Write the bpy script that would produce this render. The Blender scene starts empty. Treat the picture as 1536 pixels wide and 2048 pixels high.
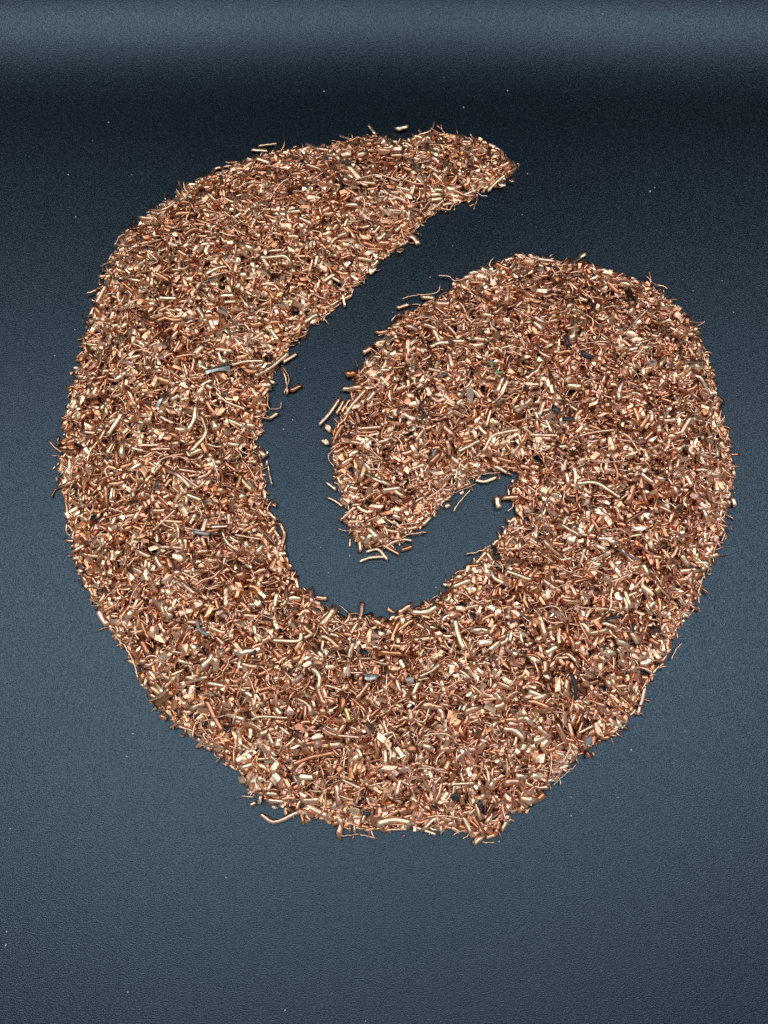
import bpy, math, random
import numpy as np
from mathutils import Vector

random.seed(7)
rng = np.random.default_rng(11)
scene = bpy.context.scene
COL = scene.collection

# ------------------------------------------------------------------ camera
H = 0.30                       # height of the lens over the sheet, metres
TILT = math.radians(18.0)      # lens leaned forward from straight down
HALF = math.radians(32.5)      # half of the long side's field of view
cam_d = bpy.data.cameras.new('camera')
cam = bpy.data.objects.new('camera', cam_d)
COL.objects.link(cam)
cam.location = (0, 0, H)
cam.rotation_euler = (TILT, 0, 0)
cam_d.sensor_fit = 'VERTICAL'
cam_d.sensor_height = 24
cam_d.lens = 12 / math.tan(HALF)
cam_d.clip_start = 0.01
cam_d.clip_end = 50
scene.camera = cam

# ------------------------------------------------------------------ light
WORLD_TOP, WORLD_SIDE, WORLD_LOW = 0.22, 0.30, 0.22
w = bpy.data.worlds.new('World')
scene.world = w
w.use_nodes = True
wt = w.node_tree
bg = wt.nodes['Background']
# the room: pale ceiling overhead, mid grey walls at the sides and behind, dark beyond the far side of the sheet
wg = wt.nodes.new('ShaderNodeNewGeometry')
wx = wt.nodes.new('ShaderNodeSeparateXYZ')
wt.links.new(wg.outputs['Incoming'], wx.inputs[0])


def wramp(out, lo, hi, v0, v1):
    m = wt.nodes.new('ShaderNodeMapRange')
    m.interpolation_type = 'SMOOTHSTEP'
    m.inputs['From Min'].default_value = lo
    m.inputs['From Max'].default_value = hi
    m.inputs['To Min'].default_value = v0
    m.inputs['To Max'].default_value = v1
    wt.links.new(out, m.inputs['Value'])
    return m.outputs['Result']


# Incoming points back at the viewer, so its signs are flipped
z_part = wramp(wx.outputs['Z'], -0.98, -0.70, WORLD_TOP, 0.0)
y_part = wramp(wx.outputs['Y'], -0.40, 0.15, 0.004, WORLD_SIDE)
wa = wt.nodes.new('ShaderNodeMath')
wa.operation = 'ADD'
wt.links.new(z_part, wa.inputs[0])
wt.links.new(y_part, wa.inputs[1])
low_part = wramp(wx.outputs['Z'], -0.50, -0.15, 0.0, WORLD_LOW)
wb = wt.nodes.new('ShaderNodeMath')
wb.operation = 'ADD'
wt.links.new(wa.outputs[0], wb.inputs[0])
wt.links.new(low_part, wb.inputs[1])
wt.links.new(wb.outputs[0], bg.inputs['Strength'])
bg.inputs['Color'].default_value = (0.92, 0.96, 1.0, 1)


def area(name, loc, target, sx, sy, power, color):
    d = bpy.data.lights.new(name, 'AREA')
    d.shape = 'RECTANGLE'
    d.size = sx
    d.size_y = sy
    d.energy = power
    d.color = color
    o = bpy.data.objects.new(name, d)
    COL.objects.link(o)
    o.location = loc
    o.rotation_euler = (Vector(target) - Vector(loc)).to_track_quat('-Z', 'Y').to_euler()
    return o


area('ceiling_light_a', (-0.62, 0.34, 1.25), (-0.62, 0.34, 0), 0.80, 0.62, 6.6, (0.97, 0.98, 1.0))
area('ceiling_light_b', (0.60, 0.34, 1.25), (0.60, 0.34, 0), 0.74, 0.58, 6.0, (0.97, 0.98, 1.0))
area('ceiling_light_c', (-0.12, -0.13, 1.25), (-0.12, -0.13, 0), 0.80, 0.28, 1.9, (0.97, 0.98, 1.0))

scene.view_settings.view_transform = 'Standard'
scene.view_settings.look = 'None'
scene.view_settings.exposure = 0.0
scene.view_settings.gamma = 1.0
scene.view_settings.use_curve_mapping = False
scene.cycles.use_denoising = False
scene.cycles.max_bounces = 10
scene.cycles.glossy_bounces = 8
scene.cycles.diffuse_bounces = 4

# ------------------------------------------------------------------ materials


def newmat(name):
    m = bpy.data.materials.new(name)
    m.use_nodes = True
    nt = m.node_tree
    b = nt.nodes['Principled BSDF']
    return m, nt, b


def N(nt, t, **k):
    n = nt.nodes.new(t)
    for a, v in k.items():
        setattr(n, a, v)
    return n


def sheet_material():
    m, nt, b = newmat('black_sheet')
    tc = N(nt, 'ShaderNodeTexCoord')
    n1 = N(nt, 'ShaderNodeTexNoise')
    n1.inputs['Scale'].default_value = 2700
    n1.inputs['Detail'].default_value = 1.0
    n1.inputs['Roughness'].default_value = 0.6
    n2 = N(nt, 'ShaderNodeTexNoise')
    n2.inputs['Scale'].default_value = 9
    n2.inputs['Detail'].default_value = 4
    nt.links.new(tc.outputs['Object'], n1.inputs['Vector'])
    nt.links.new(tc.outputs['Object'], n2.inputs['Vector'])
    bp = N(nt, 'ShaderNodeBump')
    bp.inputs['Strength'].default_value = 1.0
    bp.inputs['Distance'].default_value = SHEET_BUMP
    nt.links.new(n1.outputs['Fac'], bp.inputs['Height'])
    nt.links.new(bp.outputs['Normal'], b.inputs['Normal'])
    mr = N(nt, 'ShaderNodeMapRange')
    mr.inputs['From Min'].default_value = 0.3
    mr.inputs['From Max'].default_value = 0.7
    mr.inputs['To Min'].default_value = 0.24
    mr.inputs['To Max'].default_value = 0.28
    nt.links.new(n2.outputs['Fac'], mr.inputs['Value'])
    nt.links.new(mr.outputs['Result'], b.inputs['Roughness'])
    b.inputs['Base Color'].default_value = SHEET_COL
    ms = N(nt, 'ShaderNodeMapRange')          # the crests of the grain are a little glossier
    ms.inputs['From Min'].default_value = 0.35
    ms.inputs['From Max'].default_value = 0.65
    ms.inputs['To Min'].default_value = 0.66
    ms.inputs['To Max'].default_value = 1.06
    nt.links.new(n1.outputs['Fac'], ms.inputs['Value'])
    nt.links.new(ms.outputs['Result'], b.inputs['Specular IOR Level'])
    b.inputs['Specular Tint'].default_value = (0.52, 0.77, 1.0, 1)
    return m


SHEET_BUMP = 0.00014
SHEET_COL = (0.0012, 0.0026, 0.0052, 1)


def metal_material(name, stops, rough=(0.2, 0.42), metallic=1.0, bump=0.00005, seedscale=900):
    """metal with a per-piece attribute 'tone' choosing the colour along the ramp"""
    m, nt, b = newmat(name)
    at = N(nt, 'ShaderNodeAttribute', attribute_name='tone')
    tc = N(nt, 'ShaderNodeTexCoord')
    n = N(nt, 'ShaderNodeTexNoise')
    n.inputs['Scale'].default_value = seedscale
    n.inputs['Detail'].default_value = 3
    nt.links.new(tc.outputs['Object'], n.inputs['Vector'])
    ma = N(nt, 'ShaderNodeMath', operation='MULTIPLY_ADD')
    nt.links.new(n.outputs['Fac'], ma.inputs[0])
    ma.inputs[1].default_value = 0.30
    ma2 = N(nt, 'ShaderNodeMath', operation='SUBTRACT')
    nt.links.new(at.outputs['Fac'], ma2.inputs[0])
    ma2.inputs[1].default_value = 0.15
    nt.links.new(ma2.outputs[0], ma.inputs[2])
    cr = N(nt, 'ShaderNodeValToRGB')
    el = cr.color_ramp.elements
    while len(el) < len(stops):
        el.new(0.5)
    for e, (p, c) in zip(el, stops):
        e.position = p
        e.color = (*c, 1)
    nt.links.new(ma.outputs[0], cr.inputs['Fac'])
    if name == 'copper':         # some pieces are pinker than the rest
        ah = N(nt, 'ShaderNodeAttribute', attribute_name='pink')
        mx = N(nt, 'ShaderNodeMix', data_type='RGBA', blend_type='MULTIPLY')
        nt.links.new(ah.outputs['Fac'], mx.inputs['Factor'])
        nt.links.new(cr.outputs['Color'], mx.inputs['A'])
        mx.inputs['B'].default_value = (1.0, 0.94, 1.07, 1)
        nt.links.new(mx.outputs['Result'], b.inputs['Base Color'])
    else:
        nt.links.new(cr.outputs['Color'], b.inputs['Base Color'])
    b.inputs['Metallic'].default_value = metallic
    mr = N(nt, 'ShaderNodeMapRange')
    mr.inputs['From Min'].default_value = 0.3
    mr.inputs['From Max'].default_value = 0.7
    mr.inputs['To Min'].default_value = rough[0]
    mr.inputs['To Max'].default_value = rough[1]
    nt.links.new(n.outputs['Fac'], mr.inputs['Value'])
    nt.links.new(mr.outputs['Result'], b.inputs['Roughness'])
    bp = N(nt, 'ShaderNodeBump')
    bp.inputs['Strength'].default_value = 1.0
    bp.inputs['Distance'].default_value = bump
    nt.links.new(n.outputs['Fac'], bp.inputs['Height'])
    nt.links.new(bp.outputs['Normal'], b.inputs['Normal'])
    return m


COPPER = metal_material('copper', [
    (0.0, (0.20, 0.11, 0.075)), (0.22, (0.52, 0.24, 0.12)), (0.42, (0.74, 0.38, 0.21)), (0.58, (0.81, 0.51, 0.33)),
    (0.78, (0.86, 0.60, 0.41)), (1.0, (0.88, 0.67, 0.45))], rough=(0.23, 0.42))
SILVER = metal_material('tinned_metal', [(0.0, (0.22, 0.25, 0.24)), (1.0, (0.66, 0.70, 0.69))], rough=(0.25, 0.5))
BRASS = metal_material('brass', [(0.0, (0.75, 0.52, 0.16)), (1.0, (0.92, 0.75, 0.35))])
BLACK = metal_material('black_rubber', [(0.0, (0.008, 0.010, 0.014)), (1.0, (0.04, 0.045, 0.055))], rough=(0.3, 0.5), metallic=0.0)
GREYP = metal_material('grey_plastic', [(0.0, (0.14, 0.12, 0.11)), (1.0, (0.38, 0.36, 0.34))], rough=(0.25, 0.5), metallic=0.6)
BLUEP = metal_material('blue_grey_plastic', [(0.0, (0.18, 0.22, 0.24)), (1.0, (0.32, 0.38, 0.41))], rough=(0.3, 0.5), metallic=0.0)
GREENP = metal_material('green_plastic', [(0.0, (0.05, 0.28, 0.12)), (1.0, (0.15, 0.50, 0.25))], rough=(0.35, 0.55), metallic=0.0)
FLECK = metal_material('pale_fleck', [(0.0, (0.55, 0.55, 0.50)), (1.0, (0.95, 0.93, 0.88))], rough=(0.3, 0.5), metallic=0.0)
FILM = metal_material('clear_film', [(0.0, (0.70, 0.60, 0.50)), (1.0, (0.85, 0.76, 0.66))], rough=(0.15, 0.4), metallic=0.0)
FILM.node_tree.nodes['Principled BSDF'].inputs['Transmission Weight'].default_value = 0.7
SHEET = sheet_material()

# ------------------------------------------------------------------ camera geometry
F = 1024 / math.tan(HALF)          # focal length in the pixels of a 1536 x 2048 picture
CT, ST = math.cos(TILT), math.sin(TILT)


def ray(px, py):
    x = (px - 768) / F
    y = (1024 - py) / F
    return np.array([x, y * CT + ST, y * ST - CT])


def at(px, py, z=0.0):
    d = ray(px, py)
    t = (H - z) / -d[2]
    return np.array([d[0] * t, d[1] * t, z])


def depth(p):
    return p[1] * ST + (H - p[2]) * CT


# ------------------------------------------------------------------ the black sheet, flat and then curving up at the far side
Y0 = 0.2865
_s, _y, _z = 0.0, Y0, 0.0
CURVE = [(_y, _z, 0.0)]
while True:                      # the bend tightens gently, as a bent plastic sheet does
    _s += 0.0005
    _a = math.radians(9.0) * (_s / 0.033) ** 2.2
    if _a > math.radians(86):
        break
    _y += 0.0005 * math.cos(_a)
    _z += 0.0005 * math.sin(_a)
    CURVE.append((_y, _z, _a))
CURVE = np.array(CURVE)


def make_sheet():
    prof = [(-0.60, 0.0), (-0.2, 0.0), (0.1, 0.0), (0.25, 0.0)]
    prof += [(c[0], c[1]) for c in CURVE[::2]]
    ly, lz = prof[-1]
    prof.append((ly + 0.002, lz + 0.10))
    prof.append((ly + 0.004, lz + 0.30))
    xs = np.linspace(-0.9, 0.9, 37)
    vs = [(x, y, z) for (y, z) in prof for x in xs]
    n = len(xs)
    fs = [(j * n + i, j * n + i + 1, (j + 1) * n + i + 1, (j + 1) * n + i) for j in range(len(prof) - 1) for i in range(n - 1)]
    me = bpy.data.meshes.new('table_surface')
    me.from_pydata(vs, [], fs)
    me.polygons.foreach_set('use_smooth', [True] * len(fs))
    me.materials.append(SHEET)
    o = bpy.data.objects.new('table_surface', me)
    COL.objects.link(o)
    o['kind'] = 'structure'
    o['label'] = 'black grained plastic sheet that curves upward at the far side'
    return o


make_sheet()

# ------------------------------------------------------------------ outline of the swirl
OUT = [(1032,335),(1005,308),(960,282),(925,275),(880,265),(845,272),(800,284),(770,280),(745,274),(700,278),(660,292),(615,298),(560,302),(500,318),(455,338),(415,355),(365,380),(330,408),(300,430),(265,455),(240,485),(218,528),(202,568),(190,610),(176,650),(166,690),(158,730),(148,770),(136,820),(128,870),(122,920),(124,970),(134,1020),(142,1065),(152,1110),(163,1150),(178,1190),(198,1220),(218,1255),(243,1285),(268,1320),(283,1360),(303,1397),(325,1422),(352,1447),(395,1482),(440,1512),(475,1532),(492,1563),(522,1595),(555,1605),(590,1628),(640,1638),(690,1656),(735,1664),(790,1652),(860,1658),(910,1660),(955,1672),(985,1662),(1008,1640),(1048,1615),(1078,1587),(1118,1552),(1158,1508),(1198,1487),(1236,1462),(1262,1428),(1287,1384),(1316,1338),(1337,1298),(1356,1253),(1381,1214),(1401,1168),(1421,1118),(1441,1068),(1456,1010),(1463,950),(1458,890),(1447,850),(1436,800),(1426,750),(1408,695),(1390,652),(1360,622),(1328,595),(1295,568),(1250,552),(1200,535),(1160,525),(1110,524),(1060,514),(1020,518),(975,538),(935,553),(903,574),(884,598),(850,610),(812,628),(785,655),(762,685),(735,718),(715,752),(700,790),(682,830),(668,865),(668,905),(675,950),(684,990),(692,1030),(703,1065),(722,1092),(748,1098),(788,1094),(820,1070),(846,1046),(876,1016),(898,998),(928,972),(950,950),(985,940),(1012,940),(1035,944),(1040,962),(1022,985),(1035,1010),(1030,1040),(1010,1065),(988,1090),(962,1112),(938,1132),(908,1157),(888,1190),(860,1210),(820,1224),(780,1236),(735,1230),(700,1236),(660,1220),(625,1198),(595,1168),(573,1120),(562,1080),(543,1030),(532,990),(525,940),(518,890),(522,850),(532,810),(540,770),(555,722),(580,692),(607,662),(643,637),(678,607),(712,575),(742,540),(772,510),(802,490),(832,462),(850,440),(890,415),(930,405),(960,388),(985,374),(1015,358)]
POLY = np.array([at(x, y, 0.0006)[:2] for x, y in OUT])


def sdist(P):
    """signed distance of points to the outline, positive inside"""
    A = POLY
    B = np.roll(POLY, -1, axis=0)
    d2 = np.full(len(P), 1e9)
    ins = np.zeros(len(P), bool)
    for a, b in zip(A, B):
        ab = b - a
        t = np.clip(((P - a) @ ab) / (ab @ ab), 0, 1)
        q = P - (a + t[:, None] * ab)
        d2 = np.minimum(d2, (q ** 2).sum(1))
        c = (a[1] > P[:, 1]) != (b[1] > P[:, 1])
        if b[1] != a[1]:
            xi = a[0] + (P[:, 1] - a[1]) * (b[0] - a[0]) / (b[1] - a[1])
            ins ^= c & (P[:, 0] < xi)
    d = np.sqrt(d2)
    return np.where(ins, d, -d)


GX0, GY0, GS = -0.16, -0.10, 0.001
GNX, GNY = 330, 420
gx = GX0 + GS * np.arange(GNX)
gy = GY0 + GS * np.arange(GNY)
GG = np.stack(np.meshgrid(gx, gy), -1).reshape(-1, 2)
SD = sdist(GG).reshape(GNY, GNX)


def ripple(x, y):
    return (np.sin(x * 173 + 1.3 * np.sin(y * 91)) * np.sin(y * 151 + 0.7) * 0.5
            + np.sin(x * 410 + y * 230 + 2) * 0.25 + np.sin(y * 470 - x * 310 + 1) * 0.25)


d_ = np.clip(SD, 0, None)
HT = 0.0058 * (1 - np.exp(-d_ / 0.0135)) + 0.0010 * np.clip(d_ / 0.002, 0, 1)
HT += np.clip(d_ / 0.012, 0, 1) * 0.0016 * ripple(GG[:, 0], GG[:, 1]).reshape(GNY, GNX)
for _ in range(3):
    HT[1:-1, 1:-1] = (HT[1:-1, 1:-1] * 2 + HT[:-2, 1:-1] + HT[2:, 1:-1] + HT[1:-1, :-2] + HT[1:-1, 2:]) / 6
HT[SD <= -0.001] = 0


def samp(G, x, y):
    u = np.clip((np.asarray(x) - GX0) / GS, 0, GNX - 1.001)
    v = np.clip((np.asarray(y) - GY0) / GS, 0, GNY - 1.001)
    i = u.astype(int)
    j = v.astype(int)
    fu, fv = u - i, v - j
    return (G[j, i] * (1 - fu) * (1 - fv) + G[j, i + 1] * fu * (1 - fv)
            + G[j + 1, i] * (1 - fu) * fv + G[j + 1, i + 1] * fu * fv)


def on_pile(px, py, lift):
    z = 0.0
    for _ in range(12):
        p = at(px, py, z)
        z = 0.5 * z + 0.5 * (float(samp(HT, p[0], p[1])) + lift)
    return at(px, py, z)


# ------------------------------------------------------------------ shapes of single pieces
def resample(P, n):
    """Catmull-Rom through the points, n samples"""
    P = np.asarray(P, float)
    if len(P) == 2:
        t = np.linspace(0, 1, n)[:, None]
        return P[0] * (1 - t) + P[1] * t
    Q = np.vstack([2 * P[0] - P[1], P, 2 * P[-1] - P[-2]])
    seg = len(P) - 1
    out = []
    for k in range(n):
        s = k / (n - 1) * seg
        i = min(int(s), seg - 1)
        t = s - i
        a, b, c, d = Q[i], Q[i + 1], Q[i + 2], Q[i + 3]
        out.append(0.5 * ((2 * b) + (c - a) * t + (2 * a - 5 * b + 4 * c - d) * t * t + (3 * b - a - 3 * c + d) * t ** 3))
    return np.array(out)


def frames(P):
    T = np.gradient(P, axis=0)
    T /= np.linalg.norm(T, axis=1)[:, None] + 1e-12
    up = np.array([0, 0, 1.0])
    if abs(T[0] @ up) > 0.9:
        up = np.array([0, 1.0, 0])
    U = []
    u = np.cross(up, T[0])
    u /= np.linalg.norm(u)
    for t in T:
        u = u - (u @ t) * t
        u /= np.linalg.norm(u) + 1e-12
        U.append(u)
    U = np.array(U)
    V = np.cross(T, U)
    return T, U, V


def tube(P, r, sides, R, flat=1.0, rough=0.10, slant=0.5, pinch=None, facet=False, taper=0.0):
    """one wire piece: swept, slightly squashed and dented tube with sheared ends.
    returns verts, faces, smooth flags"""
    n = len(P)
    T, U, V = frames(P)
    ang = np.linspace(0, 2 * np.pi, sides, endpoint=False) + R.uniform(0, 1)
    lobes = 1 + rough * 0.6 * np.cos(2 * ang + R.uniform(0, 6)) + rough * 0.5 * np.cos(3 * ang + R.uniform(0, 6))
    if facet:
        lobes *= 1 + R.uniform(-0.16, 0.16, sides)
    wob = 1 + rough * R.uniform(-1, 1, n)
    tw = R.uniform(-0.5, 0.5)
    verts = []
    s0 = R.uniform(-slant, slant, 2)
    s1 = R.uniform(-slant, slant, 2)
    for k in range(n):
        f = k / (n - 1)
        rx = ry = r * wob[k]
        ry = ry * flat
        if taper:
            rx *= 1 - taper * f
            ry *= 1 - taper * f
        if pinch:
            if k == 0 and pinch & 1:
                rx, ry = rx * 1.15, ry * 0.5
            if k == n - 1 and pinch & 2:
                rx, ry = rx * 1.15, ry * 0.5
        a = ang + tw * f
        cu = np.cos(a) * lobes * rx
        cv = np.sin(a) * lobes * ry
        ring = P[k] + cu[:, None] * U[k] + cv[:, None] * V[k]
        if k == 0:
            ring = ring + (cu * s0[0] + cv * s0[1])[:, None] * T[k]
        if k == n - 1:
            ring = ring + (cu * s1[0] + cv * s1[1])[:, None] * T[k]
        verts.append(ring)
    verts = np.vstack(verts)
    faces = []
    smooth = []
    for k in range(n - 1):
        for s in range(sides):
            s2 = (s + 1) % sides
            faces.append((k * sides + s, k * sides + s2, (k + 1) * sides + s2, (k + 1) * sides + s))
            smooth.append(not facet)
    faces.append(tuple(range(sides - 1, -1, -1)))
    faces.append(tuple((n - 1) * sides + s for s in range(sides)))
    smooth += [False, False]
    return verts, faces, smooth


def flake(L, W, th, R, nside=None):
    """a sheared off chip: irregular thick plate, domed and bent, bevelled rim"""
    k = nside or int(R.integers(5, 9))
    a = np.linspace(0, 2 * np.pi, k, endpoint=False) + R.uniform(-0.25, 0.25, k)
    rr = R.uniform(0.72, 1.08, k)
    x = np.cos(a) * rr * L / 2
    y = np.sin(a) * rr * W / 2
    bend = R.uniform(-0.5, 0.5) / max(L, 1e-6)
    bend2 = R.uniform(-0.3, 0.3) / max(L, 1e-6)

    def zz(x, y):
        return bend * x * x * 1.6 + bend2 * x * y * 1.6

    rings = [(0.86, 0.5), (1.0, 0.25), (0.98, -0.3), (0.8, -0.5)]
    v = []
    for sc, h in rings:
        X, Y = x * sc, y * sc
        v.append(np.stack([X, Y, zz(X, Y) + h * th + R.uniform(-0.06, 0.06, k) * th], 1))
    top = np.array([[R.uniform(-.15, .15) * L, R.uniform(-.15, .15) * W, th * R.uniform(0.4, 0.8)]])
    bot = np.array([[0, 0, -th * 0.5]])
    v = np.vstack(v + [top, bot])
    faces, sm = [], []
    for q in range(3):
        for s in range(k):
            s2 = (s + 1) % k
            faces.append((q * k + s2, q * k + s, (q + 1) * k + s, (q + 1) * k + s2))
            sm.append(q != 1)
    c1, c2 = 4 * k, 4 * k + 1
    for s in range(k):
        s2 = (s + 1) % k
        faces.append((c1, s, s2))
        faces.append((c2, 3 * k + s2, 3 * k + s))
        sm += [R.uniform() < 0.6, False]
    return v, faces, sm


def mesh_from(name, verts, faces, smooth, mat, tone, pink=0.0):
    me = bpy.data.meshes.new(name)
    me.from_pydata([tuple(p) for p in verts], [], faces)
    me.polygons.foreach_set('use_smooth', smooth)
    a = me.attributes.new('tone', 'FLOAT', 'POINT')
    a.data.foreach_set('value', np.full(len(verts), tone, np.float32))
    a = me.attributes.new('pink', 'FLOAT', 'POINT')
    a.data.foreach_set('value', np.full(len(verts), pink, np.float32))
    me.materials.append(mat)
    me.validate()
    return me

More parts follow.
